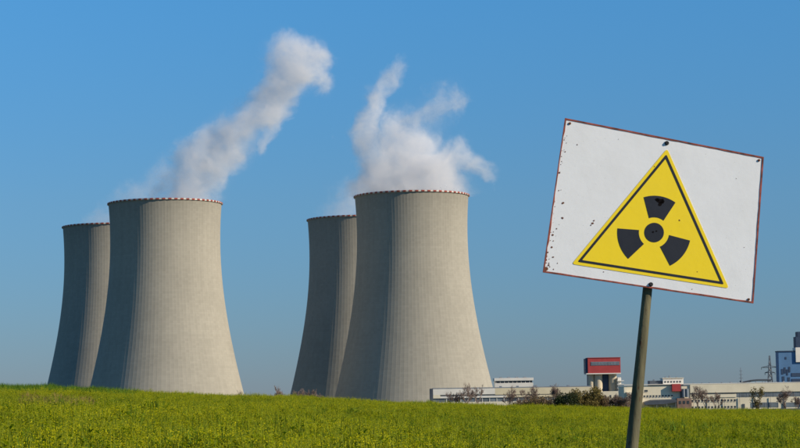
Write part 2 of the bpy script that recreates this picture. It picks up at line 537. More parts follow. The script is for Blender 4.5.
# (x0,y0,x1,y1,r0,r1,amp,dy0,dy1)
STEAM_C = (0.988, 0.968, 0.952)
steam('NL', Y_NL, [
    (188, 204, 200, 168, 38, 42, 1.0, 0, 0),
    (200, 168, 226, 140, 42, 36, 1.0, 0, 0),
    (214, 138, 248, 118, 26, 28, 0.9, 0, 0),
    (226, 145, 262, 112, 30, 28, 0.95, 0, 0),
    (260, 114, 280, 84, 32, 32, 1.1, 0, 0),
    (278, 86, 298, 67, 29, 36, 1.0, 0, 0),
    (284, 52, 318, 52, 26, 25, 0.95, 0, 0),
    (316, 58, 322, 90, 20, 14, 0.9, 0, 0),
    (258, 146, 279, 116, 14, 12, 0.8, 0, 0),
    (160, 196, 178, 178, 22, 22, 0.5, 0, 0),
    ], 'narrow steam plume streaming up and right from the front left tower', 0.06, STEAM_C, 3.1, 0.9)
steam('NR', Y_NR, [
    (384, 196, 440, 196, 44, 44, 1.2, 0, 0),
    (392, 172, 440, 172, 46, 42, 1.2, 0, 0),
    (396, 142, 416, 146, 34, 36, 0.95, 0, 0),
    (374, 172, 364, 135, 24, 22, 1.0, 0, 0),
    (364, 135, 372, 96, 22, 17, 0.95, 0, 0),
    (372, 96, 402, 64, 17, 15, 0.72, 0, 0),
    (446, 172, 464, 150, 28, 20, 1.0, 0, 0),
    (462, 150, 486, 168, 19, 16, 0.9, 0, 0),
    (390, 125, 425, 115, 28, 28, 0.55, 0, 0),
    (425, 125, 445, 98, 30, 30, 0.46, 0, 0),
    ], 'broad steam cloud rising from the front tower behind the low hall', 0.062, STEAM_C, 8.4, 0.82)
steam('FL', Y_FL, [
    (102, 226, 128, 200, 26, 26, 0.8, 0, 0),
    (128, 200, 168, 172, 28, 26, 0.75, 0, 0),
    ], 'thin bluish steam drifting off the leftmost half hidden tower', 0.022, STEAM_C, 15.2)
steam('FR', Y_FR, [
    (340, 222, 348, 198, 32, 30, 0.8, 0, 0),
    (348, 198, 366, 180, 28, 22, 0.7, 0, 0),
    ], 'thin bluish steam over the half hidden tower beside the broad cloud', 0.022, STEAM_C, 21.7)

# ------------------------------------------------------------------ plant buildings
class B:
    """a building laid out from photograph pixels at one distance"""
    def __init__(s, name, xm, Y, label, cat):
        s.Y = Y; s.xm = xm
        c = at(xm, 400, Y)
        s.e = empty(name, (c.x, Y, 0), label, cat)
    def X(s, px): return at(px, 392, s.Y).x
    def Z(s, py, px=None): return at(s.xm if px is None else px, py, s.Y).z
    def box(s, name, mat, x0, x1, y0, y1, front=0.0, deep=10.0, parent=None, bev=0.05):
        z1 = s.Z(y0); z0 = 0.0 if y1 is None else s.Z(y1)
        return box(name, M[mat], parent or s.e, s.X(x0), s.X(x1), s.Y - front, s.Y + deep, z0, z1, bev)

# long low hall in front of the tower
a = B('factory_hall', 500, 1050, 'long low cream hall with grey window bands in front of the cooling tower', 'hall')
a.box('core', 'band_glass', 433, 592, 388.4, None, 0, 24)
a.box('cladding', 'white', 433, 495, 388.0, 394.0, .5, -.02)
a.box('cladding', 'cream_dim', 495, 592, 387.4, 394.6, .5, -.02)
a.box('cladding', 'cream', 433, 440, 394.02, 397.4, .5, -.02)
a.box('cladding', 'white', 440, 506, 395.4, 397.4, .5, -.02)
a.box('cladding', 'cream_dim', 506, 592, 395.3, 397.4, .48, -.02)
a.box('plinth', 'cream', 433, 592, 401.4, None, .5, -.02)
a.box('shaded_end_pier', 'dark_grey', 430.2, 433, 387.4, None, .7, 24)  # shadowed end of the hall, its shade put into the dark grey colour
a.box('roof_edge', 'grey', 433, 592, 387.0, 388.0, .52, 24.2)
for i in range(20):
    x = 446 + i * 7.2
    a.box('mullion', 'white', x, x + .5, 397.42, 401.38, .2, -.02, bev=0)
for i in range(5):
    x = 500 + i * 17
    p = a.box('roof_vent', 'grey', x, x + 2.4, 385.9, 387.02, -4, 7)

b = B('office_block', 514, 1110, 'white flat-roofed upper block with one dark window band, above the low hall', 'building')
b.box('core', 'glass', 495.5, 532.5, 379, None, 0, 15)
b.box('roof_slab', 'white', 494.4, 533.6, 377.8, 380.6, .8, 15.5)
b.box('wall', 'white', 494.8, 533.2, 382.8, None, .6, -.02)
for i in range(9):
    x = 496 + i * 4.2
    b.box('mullion', 'white', x, x + .35, 380.62, 382.78, .3, -.02, bev=0)
for i in range(4):
    b.box('roof_box', 'grey', 500 + i * 8, 503 + i * 8, 376.7, 377.82, -3, 6)

c = B('silo_house', 604, 1060, 'red box house on tall cream silo columns above the shrubs', 'building')
dz = 8.5
bx = c.box('upper_box', 'red', 588.4, 621.2, 357.8, 373.0, 0, 12)
c.box('side_panel', 'navy', 586.3, 588.4, 358.1, 373.0, -.6, 11.5)
c.box('floor_slab', 'white', 586.6, 621.4, 373.0, 374.0, .35, 12.2)
wb = c.box('window_band', 'grey', 591.5, 620.3, 361.6, 365.2, .15, -.02, bev=0)
for i in range(9):
    x = 592 + i * 3.15
    c.box('pane', 'band_glass', x, x + 2.5, 362.0, 364.8, .22, -.16, parent=c.e, bev=0)
c.box('parapet', 'red', 588.2, 621.4, 357.3, 357.82, .25, 12.3, bev=0)
c.box('dark_recess', 'navy', 589.2, 618, 374.02, 392, -5, 11.5)  # navy block stands in for the dark recess between the silo columns
def silo(px, rpx):
    bm = bmesh.new()
    r = rpx * c.Y / FPX
    x = c.X(px)
    add_tube(bm, (x, c.Y + 4.0, 0), (x, c.Y + 4.0, c.Z(374.02)), r, r, 28)
    link('silo', bm_mesh(bm), M['silo'], c.e)
silo(599.2, 4.2); silo(613.8, 4.0); silo(592.0, 3.0)
c.box('base_wall', 'cream', 597, 626, 391.2, None, 1.2, 8)
c.box('stair_tower', 'white', 618.2, 621.6, 377.5, None, -1, 5)
for i in range(3):
    c.box('landing', 'white', 617.4, 624, 380.5 + 3.6 * i, 381.3 + 3.6 * i, .6, 4)
for i in range(5):
    x = 599 + i * 5.2
    c.box('window', 'glass', x, x + 1.6, 395, 398, 1.28, -1.15, bev=0)

# long office and workshop building on the right
d = B('workshop_building', 715, 1000, 'long cream workshop building with rows of small square windows, right of the sign post', 'building')
d.box('core', 'cream', 624, 905, 384.6, None, 0, 26)
d.box('lower_wing', 'cream', 626, 640, 390.6, None, 3, -.02)
d.box('upper_cladding', 'cream', 690, 905, 383.8, 392.6, .6, -.02)
d.box('band_window', 'band_glass', 736, 866, 393.2, 397.3, .12, -.02, bev=0)
d.box('upper_cladding', 'cream', 690, 736, 394.2, 397.4, .32, -.02)
d.box('gutter', 'dark_grey', 690, 736, 392.9, 393.6, .5, -.02, bev=0)
d.box('plinth', 'dark_grey', 690, 905, 409.4, None, .5, -.02, bev=0)
d.box('roof_edge', 'white', 624, 905, 383.1, 383.8, .7, 26.2, bev=0)
wn0 = d.box('low_band_window', 'band_glass', 751, 778, 403.0, 408.0, .12, -.02, bev=0)
for i in range(5):
    x = 751 + i * 6.7
    d.box('mullion', 'grey', x - .2, x + .2, 403.0, 408.0, .2, -.13, bev=0)
for i in range(13):
    x = 740 + i * 6.7
    d.box('mullion', 'grey', x - .2, x + .2, 393.2, 397.3, .2, -.13, bev=0)
d.box('low_band_window', 'band_glass', 786, 866, 403.4, 408.0, .12, -.02, bev=0)
def windows(bb, xs, y0, y1, w=1.75, front=.1):
    for x in xs:
        wv = bb.box('window', 'glass', x, x + w, y0, y1, front, -.02, bev=0)
        bb.box('sill', 'white', x - .15, x + w + .15, y1, y1 + .25, front + .15, -.02, parent=wv, bev=0)
windows(d, [691.5 + 3.25 * i for i in range(14)], 399.4, 401.4)
windows(d, [691.5 + 3.25 * i for i in range(14)], 406.0, 408.1)
windows(d, [643.5 + 3.05 * i for i in range(10)], 394.2, 396.0)
windows(d, [652 + 3.3 * i for i in range(6)], 405.2, 407.2)
windows(d, [628.5, 632.3], 394.0, 396.0, front=3.1)
windows(d, [628.5, 632.3], 401.0, 403.0, front=3.1)
windows(d, [644.5], 388.8, 390.6, w=3.2)
# canopy over the yard
bm = bmesh.new()
x0, x1 = d.X(643), d.X(675)
zt0, zt1, zb = d.Z(400.6), d.Z(398.2), d.Z(402.6)
pts = [(x0, zb), (d.X(662), zb + .2), (x1, d.Z(400.4)), (x1, zt1), (d.X(650), zt1 - .25), (x0, zt0)]
f0 = [bm.verts.new((x, d.Y - 5, z - .5)) for x, z in pts]; f1 = [bm.verts.new((x, d.Y - .02, z)) for x, z in pts]
bm.faces.new(f0); bm.faces.new(f1[::-1])
for i in range(6): bm.faces.new((f0[i], f1[i], f1[(i + 1) % 6], f0[(i + 1) % 6]))
cano = link('canopy', bm_mesh(bm), M['dark_grey'], d.e)
for px in (645, 655, 665, 674):
    d.box('canopy_post', 'grey', px, px + .4, 402, None, 4.8, -4.6, bev=0)
d.box('penthouse', 'white', 664, 684.5, 377.6, 384.62, -3, 14)
d.box('penthouse_roof', 'cream', 663.4, 685, 377.0, 377.6, -2.6, 14.4)
for i in range(6):
    x = 665.5 + i * 3
    d.box('window', 'glass', x, x + 1.6, 380.2, 381.8, -2.9, 3.02, bev=0)
d.box('plant_room', 'dark_grey', 650.8, 663.2, 379.6, 384.62, -4, 12)
for x, y in ((667, 375.6), (671, 374.8), (678, 375.9), (655, 378.3)):
    d.box('roof_box', 'grey', x, x + 1.3, y, y + 2.1, -6, 7.5, bev=0)
rc = d.box('red_stairhead', 'red', 671.6, 680.2, 383.2, 390.6, 2.2, -.03)
d.box('dark_strip', 'dark_grey', 680.2, 681.2, 384.5, 396.6, 1.0, -.02, bev=0)  # dark grey strip between the red stairhead and the tanks
for px in (683.0, 686.5):
    x = d.X(px)
    bm = bmesh.new()
    add_tube(bm, (x, d.Y - 1.4, d.Z(396.6)), (x, d.Y - 1.4, d.Z(388.2)), .9, .9, 16)
    link('tank', bm_mesh(bm), M['steel'], d.e)
d.box('brick_annexe', 'brick', 676, 690, 397.6, None, 2.6, -.03)
for i in range(3):
    x = 678 + i * 4
    wv = d.box('window', 'glass', x, x + 2.2, 400.2, 403.2, 2.7, -2.55, bev=0)

for i in range(11):
    x = 694 + i * 9.3 + random.uniform(-2, 2)
    d.box('roof_vent', 'grey', x, x + random.uniform(.8, 2.2), 382.9 - random.uniform(.4, 1.2), 383.12, -4, 6, bev=0)
for i in range(9):
    x = 693 + i * 15.4
    d.box('downpipe', 'grey', x, x + .22, 397.5, None, .7, -.35, bev=0)
for i in range(3):
    d.box('door', 'dark_grey', (742, 782, 638.5)[i], (742, 782, 638.5)[i] + 2.4, 404.2, None, .3 if i < 2 else 3.15, -.05 if i < 2 else -2.9, bev=0)
# blue building on the right edge
e_ = B('blue_building', 800, 1160, 'tall blue clad building with dark louvres at the right edge', 'building')
e_.box('body', 'blue', 779.6, 866, 351.4, None, 0, 9)
e_.box('parapet', 'navy', 779.2, 866, 350.4, 351.4, .4, 9.2, bev=0)
e_.box('louvre_band', 'navy', 792, 866, 372.8, 376.2, .2, -.02, bev=0)
e_.box('louvre_band', 'navy', 792, 866, 378.6, 381.5, .2, -.02, bev=0)
e_.box('white_shaft', 'white', 796.6, 866, 347.4, 362.0, .9, 8)
e_.box('stair_head', 'navy', 797.4, 866, 336.6, 347.38, .5, 7)
e_.box('stair_head', 'navy', 799.2, 866, 331.6, 336.58, .3, 6)
for (x0, x1, y0, y1) in ((782, 784, 368.5, 374), (784.6, 786.4, 367, 373), (787, 788.6, 369, 375), (789.2, 791, 366.5, 372), (782.6, 785, 376, 381), (788, 790.4, 377, 381), (786, 787.6, 356.6, 359)):
    e_.box('louvre', 'navy', x0, x1, y0, y1, .15, -.02, bev=0)

# pylon, mast and the pipe bridge behind the roof
def strut(bm, p, q, r): add_tube(bm, p, q, r, r, 4)
def pylon(px, ytop, yarm, half, Y, label, w=2.4):
    base = at(px, 392, Y); top = at(px, ytop, Y)
    e = empty('transmission_pylon', (base.x, Y, 0), label, 'pylon')
    H = top.z
    bm = bmesh.new()
    cs = [(-1, -1), (1, -1), (1, 1), (-1, 1)]
    lev = [i / 9 for i in range(10)]
    def P(k, t):
        ww = w * (1 - t) ** 1.2 + .25
        return (base.x + cs[k % 4][0] * ww, Y + cs[k % 4][1] * ww, H * t)
    for a0, a1 in zip(lev, lev[1:]):
        for k in range(4):
            strut(bm, P(k, a0), P(k, a1), .27)
            strut(bm, P(k, a0), P(k + 1, a1), .15)
            strut(bm, P(k + 1, a0), P(k, a1), .15)
    link('lattice', bm_mesh(bm), M['steel'], e)
    for ya, hw in yarm:
        z = at(px, ya, Y).z
        bm = bmesh.new()
        hm = hw * Y / FPX
        for s_ in (-.4, .4):
            strut(bm, (base.x - hm, Y, z), (base.x + hm, Y, z + 0), .22)
            strut(bm, (base.x - hm, Y, z), (base.x, Y + s_, z + 1.2), .14)
            strut(bm, (base.x + hm, Y, z), (base.x, Y + s_, z + 1.2), .14)
        link('crossarm', bm_mesh(bm), M['steel'], e)
        for s_ in (-1, 1):
            bm = bmesh.new()
            strut(bm, (base.x + s_ * hm, Y, z), (base.x + s_ * hm, Y, z - 1.4), .16)
            link('insulator', bm_mesh(bm), M['dark_grey'], e)
    return e
pylon(770.6, 355.5, ((367.2, 8.4), (372.5, 5)), 8, 1260, 'lattice pylon with wide crossarm beside the blue building')
def mast(px, ytop, Y, label):
    base = at(px, 392, Y); top = at(px, ytop, Y)
    e = empty('roof_mast', (base.x, Y, 0), label, 'mast')
    bm = bmesh.new(); add_tube(bm, (base.x, Y, 0), (base.x, Y, top.z), .42, .16, 8)
    link('pole', bm_mesh(bm), M['steel'], e)
    for k in range(3):
        z = top.z - 2 - k * 2.2
        bm = bmesh.new(); add_tube(bm, (base.x - .9 - .2 * k, Y, z), (base.x + .9 + .2 * k, Y, z), .12, .12, 6)
        link('crossbar', bm_mesh(bm), M['steel'], e)
    bm = bmesh.new(); add_tube(bm, (base.x, Y, top.z - 9), (base.x, Y, top.z - 8), .9, .9, 8)
    link('platform', bm_mesh(bm), M['steel'], e)
mast(741.4, 367.5, 1230, 'slim grey mast with short crossbars standing behind the workshop roof')
Yp = 1240
e = empty('pipe_bridge', (at(755, 392, Yp).x, Yp, 0), 'low curved pipe bridge between the slim mast and the lattice pylon', 'pipe bridge')
bm = bmesh.new()
last = None
for i in range(13):
    t = i / 12
    q = at(742 + 29 * t, 382.4 - 2.6 * math.sin(math.pi * min(1, t * 1.6) / 2), Yp)
    if last: add_tube(bm, last, q, .5, .5, 8)
    last = q
link('pipe', bm_mesh(bm), M['dark_grey'], e)
for i in range(5):
    q = at(744 + 6.2 * i, 381, Yp)
    bm = bmesh.new(); add_tube(bm, (q.x, Yp, 0), (q.x, Yp, q.z - .2), .3, .3, 6)
    link('support', bm_mesh(bm), M['steel'], e)

# ------------------------------------------------------------------ trees and shrubs by the buildings
def bare_tree(px, ytop, Y, wpx, label, mat='twig', stems=1, seed=1, group='bare trees along the plant buildings'):
    rr = random.Random(seed)
    b0 = at(px, 400, Y); top = at(px, ytop, Y)
    gz = float(height(b0.x, Y))
    H = top.z - gz
    W = wpx * Y / FPX
    e = empty('bare_tree', (b0.x, Y, gz), label, 'tree', group)
    tb, cb = bmesh.new(), bmesh.new()
    def grow(bm, p, d, L, r, lev):
        q = p + d * L
        add_tube(bm, p, q, r, r * .65, 5 if lev < 2 else 3, cap=False)
        if lev >= 6: return
        n_ = 3 if lev < 4 else 4
        for i in range(n_):
            ax = Vector((rr.uniform(-1, 1), rr.uniform(-1, 1), rr.uniform(-.25, .3)))
            nd = (d * rr.uniform(.7, 1.1) + ax * rr.uniform(.35, .8) * min(2.2, .4 + W / H * 2.3)).normalized()
            s0 = p.lerp(q, rr.uniform(.45, 1.0))
            grow(cb, s0, nd, L * rr.uniform(.58, .8), max(r * .55, .02), lev + 1)
    for s_ in range(stems):
        d0 = Vector((rr.uniform(-.25, .25) * (stems > 1) * 2, rr.uniform(-.2, .2), 1)).normalized()
        grow(tb, Vector((b0.x + rr.uniform(-.2, .2) * stems, Y, gz - .2)), d0, H * .22, max(.016 * H, .06), 0)
    zmax = max(v.co.z for v in cb.verts)
    k = H / (zmax - gz)
    for bm in (tb, cb):
        for v in bm.verts: v.co.z = gz + (v.co.z - gz) * k
    link('trunk', bm_mesh(tb), M['bark'], e)
    link('crown', bm_mesh(cb), M[mat], e)
def shrub(px, ytop, Y, wpx, label, mat, seed, dens=1.0, cat='shrub'):
    rr = random.Random(seed)
    b0 = at(px, 400, Y); top = at(px, ytop, Y)
    gz = float(height(b0.x, Y))
    H = top.z - gz
    W = wpx * Y / FPX / 2
    e = empty('shrub', (b0.x, Y, gz), label, cat, 'shrubs along the plant buildings')
    lobes = [(Vector((b0.x + rr.uniform(-.75, .75) * W, Y + rr.uniform(-.6, .6) * W, gz + H * rr.uniform(.25, .82))), rr.uniform(.34, .6)) for _ in range(14)]
    vs_, fs = [], []
    nleaf = int(4200 * dens)
    for i in range(nleaf):
        cpt, rad = lobes[i % 14]
        v = Vector((rr.gauss(0, 1), rr.gauss(0, 1), rr.gauss(0, 1))).normalized() * rr.random() ** .4
        p = cpt + Vector((v.x * W * rad, v.y * W * rad, v.z * H * rad * .55))
        s_ = rr.uniform(.10, .26) * (H / 9) ** .5
        a1 = Vector((rr.gauss(0, 1), rr.gauss(0, 1), rr.gauss(0, 1))).normalized()
        a2 = a1.cross(Vector((rr.gauss(0, 1), rr.gauss(0, 1), rr.gauss(0, 1)))).normalized()
        k = len(vs_)
        vs_ += [p - a1 * s_ * 1.5, p + a2 * s_, p + a1 * s_ * 1.5, p - a2 * s_]
        fs.append((k, k + 1, k + 2, k + 3))
    link('crown', mesh('crown', vs_, fs), M[mat], e)
    bm = bmesh.new()
    for cpt, rad in lobes:
        s0 = Vector((b0.x + rr.uniform(-.2, .2) * W, Y, gz - .2))
        mid = s0.lerp(cpt, .5) + Vector((rr.uniform(-.3, .3), 0, .3))
        add_tube(bm, s0, mid, .12, .08, 5); add_tube(bm, mid, cpt + Vector((0, 0, H * rad * .4)), .08, .03, 4)
    link('trunk', bm_mesh(bm), M['bark'], e)
Ys = 930
bare_tree(468, 381.5, 960, 16, 'pair of bare grey trees before the left end of the low hall', stems=2, seed=3)
bare_tree(478, 383.5, 955, 13, 'bare tree just right of the twin bare trees before the low hall', stems=1, seed=4)
bare_tree(452, 390.5, 962, 9, 'small bare bush left of the twin bare trees', stems=3, seed=5)
bare_tree(507, 384.5, 950, 12, 'bare tree under the right part of the white upper block', stems=2, seed=6)
bare_tree(524, 389, 945, 10, 'short bare tree left of the dark evergreen shrubs', stems=2, seed=7)
bare_tree(536, 384, 948, 12, 'reddish bare tree rising behind the low brown shrubs', stems=2, seed=8)
bare_tree(556, 382.5, 950, 11, 'thin bare tree rising behind the dark evergreen shrub', stems=2, seed=9)
bare_tree(608, 394, 935, 9, 'low bare bush below the silo columns', stems=3, seed=10)
bare_tree(617, 392.5, 935, 10, 'low bare bush between silo house and sign post', stems=3, seed=11)
bare_tree(628, 391, 930, 11, 'brown bare tree just left of the sign post', stems=3, seed=12)
bare_tree(698, 384.2, 940, 14, 'tall bare tree before the brick annexe', stems=2, seed=13)
bare_tree(706, 388.5, 940, 10, 'lower bare tree before the small square windows', stems=2, seed=14)
bare_tree(716, 391, 945, 8, 'thin bare tree before the middle of the small square windows', stems=2, seed=15)
bare_tree(786, 384.5, 940, 14, 'wide bare tree below the blue building', stems=3, seed=16)
bare_tree(797, 396, 940, 8, 'low bare bush at the right edge of the field', stems=3, seed=17)
shrub(541, 396.5, Ys, 30, 'low brown green shrub left of the dark evergreen', 'russet', 21, .9)
shrub(528, 398.5, Ys + 5, 13, 'smallest brown shrub at the left end of the shrub row', 'russet', 25, .5)
shrub(566, 393.0, Ys - 4, 27, 'dark evergreen shrub in the middle of the shrub row', 'evergreen', 22, 1.2)
shrub(586, 384.8, Ys, 32, 'tallest olive brown shrub beside the silo columns', 'olive', 23, 1.3)
shrub(601, 395.0, Ys + 3, 15, 'rusty low shrub right of the tall olive shrub', 'russet', 24, .7)
shrub(612, 396.5, 938, 17, 'low brown shrub before the cream wall under the silo columns', 'russet', 27, .6)
shrub(625, 395.5, 936, 14, 'low brown shrub touching the left side of the sign post', 'russet', 28, .5)
shrub(516, 399.8, 940, 18, 'very low brown shrub under the right part of the white upper block', 'russet', 29, .5)
shrub(553, 397.5, Ys + 8, 16, 'low brown shrub squeezed between the wide brown shrub and the evergreen', 'russet', 30, .5)
shrub(757, 386.0, 985, 13, 'small rusty tree before the upper cladding of the workshop building', 'olive', 26, .2, 'tree')
# tree tops showing over the crest between the towers
bare_tree(281, 384.5, 900, 9, 'small bare tree peeping over the crest left of the second tower pair', stems=3, seed=31)
bare_tree(303, 387.5, 905, 9, 'low bare tree over the crest before the half hidden right tower', stems=3, seed=32)
bare_tree(315, 388.5, 905, 9, 'lowest bare tree over the crest before the dark side of the right towers', stems=3, seed=33)
bare_tree(236, 389.0, 900, 7, 'tiny bare treetop over the crest before the lit side of the front left tower', stems=3, seed=34)

# ------------------------------------------------------------------ the warning sign
Ps = at(653.7, 232.6, 10.0)                       # trefoil centre lies on the plate
nrm = Vector((math.sin(R(4)), -math.cos(R(4)), 0)).normalized()
nrm = (nrm + Vector((0, 0, math.tan(R(4))))).normalized()
def onp(px, py, lift=0.0):
    """a pixel of the sign face, on the plate's plane"""
    d = ray(px, py)
    t = (Ps - CAM).dot(nrm) / d.dot(nrm)
    return CAM + d * t + nrm * lift
def z1(u, v): return (530 + u * 0.4912, 100 + v * 0.4911)   # enlarged view of the sign
def s1(u, v, lift=0.0): return onp(*z1(u, v), lift)
def slab(name, pts2d, lift, thick, mat, parent, bev=0.0):
    """a flat plate cut to an outline on the sign's plane"""
    bm = bmesh.new()
    fr = [bm.verts.new(s1(u, v, lift)) for u, v in pts2d]
    bk = [bm.verts.new(s1(u, v, lift) - nrm * thick) for u, v in pts2d]
    n_ = len(fr)
    bm.faces.new(fr); bm.faces.new(bk[::-1])
    for i in range(n_): bm.faces.new((fr[i], bk[i], bk[(i + 1) % n_], fr[(i + 1) % n_]))
    if bev: bmesh.ops.bevel(bm, geom=list(bm.faces[0].edges), offset=bev, segments=2, affect='EDGES')
    return link(name, bm_mesh(bm), mat, parent)
def rounded(pts, rad, seg=6):
    out = []
    n_ = len(pts)
    for i in range(n_):
        p, a_, b_ = (Vector(pts[i]), Vector(pts[i - 1]), Vector(pts[(i + 1) % n_]))
        da, db = (a_ - p).normalized(), (b_ - p).normalized()
        s0, s2 = p + da * rad, p + db * rad
        for k in range(seg + 1):
            t = k / seg
            q = s0 * (1 - t) ** 2 + p * 2 * t * (1 - t) + s2 * t * t
            out.append((q.x, q.y))
    return out
def inset(pts, dist):
    n_ = len(pts); cx = sum(p[0] for p in pts) / n_; cy_ = sum(p[1] for p in pts) / n_
    out = []
    for i in range(n_):
        p0, p1, p2 = Vector(pts[i - 1]), Vector(pts[i]), Vector(pts[(i + 1) % n_])
        def off(a_, b_):
            d = (b_ - a_).normalized(); nn = Vector((-d.y, d.x))
            if nn.dot(Vector((cx, cy_)) - a_) < 0: nn = -nn
            return a_ + nn * dist, d
        a0, d0 = off(p0, p1); a1, d1 = off(p1, p2)
        den = d0.x * d1.y - d0.y * d1.x
        t = ((a1.x - a0.x) * d1.y - (a1.y - a0.y) * d1.x) / den
        q = a0 + d0 * t
        out.append((q.x, q.y))
    return out

# enamelled sign faces
def enamel(name, c, rough=0.38, dirt=(0.30, 0.26, 0.20), amt=0.25, scale=6.0):
    mt, n, l, p = new_mat(name)
    tc = n.new('ShaderNodeTexCoord')
    nz = n.new('ShaderNodeTexNoise'); nz.inputs['Scale'].default_value = scale; nz.inputs['Detail'].default_value = 8; nz.inputs['Roughness'].default_value = .65
    l.new(tc.outputs['Object'], nz.inputs['Vector'])
    n2 = n.new('ShaderNodeTexNoise'); n2.inputs['Scale'].default_value = 140; n2.inputs['Detail'].default_value = 3
    l.new(tc.outputs['Object'], n2.inputs['Vector'])
    rp = n.new('ShaderNodeValToRGB')
    rp.color_ramp.elements[0].position, rp.color_ramp.elements[1].position = .42, .78
    rp.color_ramp.elements[0].color = (0, 0, 0, 1); rp.color_ramp.elements[1].color = (amt, amt, amt, 1)
    l.new(nz.outputs['Fac'], rp.inputs[0])
    mx = n.new('ShaderNodeMix'); mx.data_type = 'RGBA'
    l.new(rp.outputs[0], mx.inputs[0])
    mx.inputs['A'].default_value = (*c, 1)
    mx.inputs['B'].default_value = (*[x * .6 + y * .4 for x, y in zip(c, dirt)], 1)
    r2 = n.new('ShaderNodeValToRGB')
    r2.color_ramp.elements[0].position, r2.color_ramp.elements[1].position = .70, .76
    r2.color_ramp.elements[0].color = (0, 0, 0, 1); r2.color_ramp.elements[1].color = (.5, .5, .5, 1)
    l.new(n2.outputs['Fac'], r2.inputs[0])
    m2 = n.new('ShaderNodeMix'); m2.data_type = 'RGBA'
    l.new(r2.outputs[0], m2.inputs[0]); l.new(mx.outputs['Result'], m2.inputs['A'])
    m2.inputs['B'].default_value = (*[x * .5 for x in dirt], 1)
    l.new(m2.outputs['Result'], p.inputs['Base Color'])
    p.inputs['Roughness'].default_value = rough
    p.inputs['Specular IOR Level'].default_value = .4
    b = n.new('ShaderNodeBump'); b.inputs['Strength'].default_value = .16; b.inputs['Distance'].default_value = .01
    l.new(nz.outputs['Fac'], b.inputs['Height']); l.new(b.outputs[0], p.inputs['Normal'])
    return mt
M['enamel'] = enamel('white_enamel', (0.80, 0.79, 0.77))
M['yellow'] = enamel('yellow_enamel', (0.93, 0.67, 0.010), amt=.10)
M['black'] = enamel('black_enamel', (0.014, 0.014, 0.018), rough=.45, dirt=(.06, .06, .07), amt=.5)
M['rust_red'] = noisy('rusty_red_edge', (0.30, 0.07, 0.045), .85, .3, 30, c2=(0.16, 0.05, 0.03))
M['rust'] = noisy('dark_rust', (0.15, 0.06, 0.032), .95, .4, 60)
M['bolt'] = noisy('dark_bolt', (0.03, 0.028, 0.028), .6, .3, 80, metal=.4)
def post_mat():
    mt = noisy('weathered_green_post', (0.125, 0.11, 0.058), .85, .2, 18, c2=(0.06, 0.056, 0.03), bump=.5, stretch=(1, 1, .18))
    n, l = mt.node_tree.nodes, mt.node_tree.links
    p = n['Principled BSDF']
    src = p.inputs['Base Color'].links[0].from_socket
    tc = n.new('ShaderNodeTexCoord')
    mp = n.new('ShaderNodeMapping'); mp.inputs['Scale'].default_value = (60, 60, 14)
    l.new(tc.outputs['Object'], mp.inputs[0])
    nz = n.new('ShaderNodeTexNoise'); nz.inputs['Scale'].default_value = 1; nz.inputs['Detail'].default_value = 6; nz.inputs['Roughness'].default_value = .7
    l.new(mp.outputs[0], nz.inputs['Vector'])
    rp = n.new('ShaderNodeValToRGB'); rp.color_ramp.elements[0].position = .56; rp.color_ramp.elements[1].position = .64
    l.new(nz.outputs['Fac'], rp.inputs[0])
    mx = n.new('ShaderNodeMix'); mx.data_type = 'RGBA'
    l.new(rp.outputs[0], mx.inputs[0]); l.new(src, mx.inputs['A']); mx.inputs['B'].default_value = (0.075, 0.042, 0.02, 1)
    l.new(mx.outputs['Result'], p.inputs['Base Color'])
    return mt
M['post'] = post_mat()

pt = onp(662.8, 150)                               # where the post ends behind the plate's top
pm = onp(648.6, 292); pb = onp(633.5, 448)
back = nrm * -0.045
ax_ = (pb - pt).normalized()
gzb = float(height(pb.x, pb.y)) - .35
foot = pt + ax_ * ((gzb - pt.z) / ax_.z)
sg = empty('warning_sign', (foot.x + back.x, foot.y + back.y, float(height(pb.x, pb.y))),
           'crooked white metal sign with yellow radiation triangle on a leaning post', 'sign')
bm = bmesh.new()
NS, NP = 18, 20
rings = []
q = (-ax_).to_track_quat('Z', 'Y')
Lp = (foot - pt).length
for i in range(NP + 1):
    t = i / NP
    c_ = pt.lerp(foot, t) + back
    r = 0.0240 + 0.0075 * min(1, max(0, t * Lp - .75) / .8)
    rings.append([bm.verts.new(c_ + (q @ Vector((math.cos(2 * math.pi * k / NS), math.sin(2 * math.pi * k / NS), 0))) * r * (1 + .025 * math.sin(k * 1.7 + i * .9))) for k in range(NS)])
for a_, b_ in zip(rings, rings[1:]):
    for k in range(NS): bm.faces.new((a_[k], a_[(k + 1) % NS], b_[(k + 1) % NS], b_[k]))
bm.faces.new(rings[0]); bm.faces.new(rings[-1][::-1])
link('post', bm_mesh(bm), M['post'], sg, smooth=True)
PL = [(72, 38), (475, 117), (454, 413), (27, 350)]
plate = slab('plate', PL, 0, .004, M['enamel'], sg)
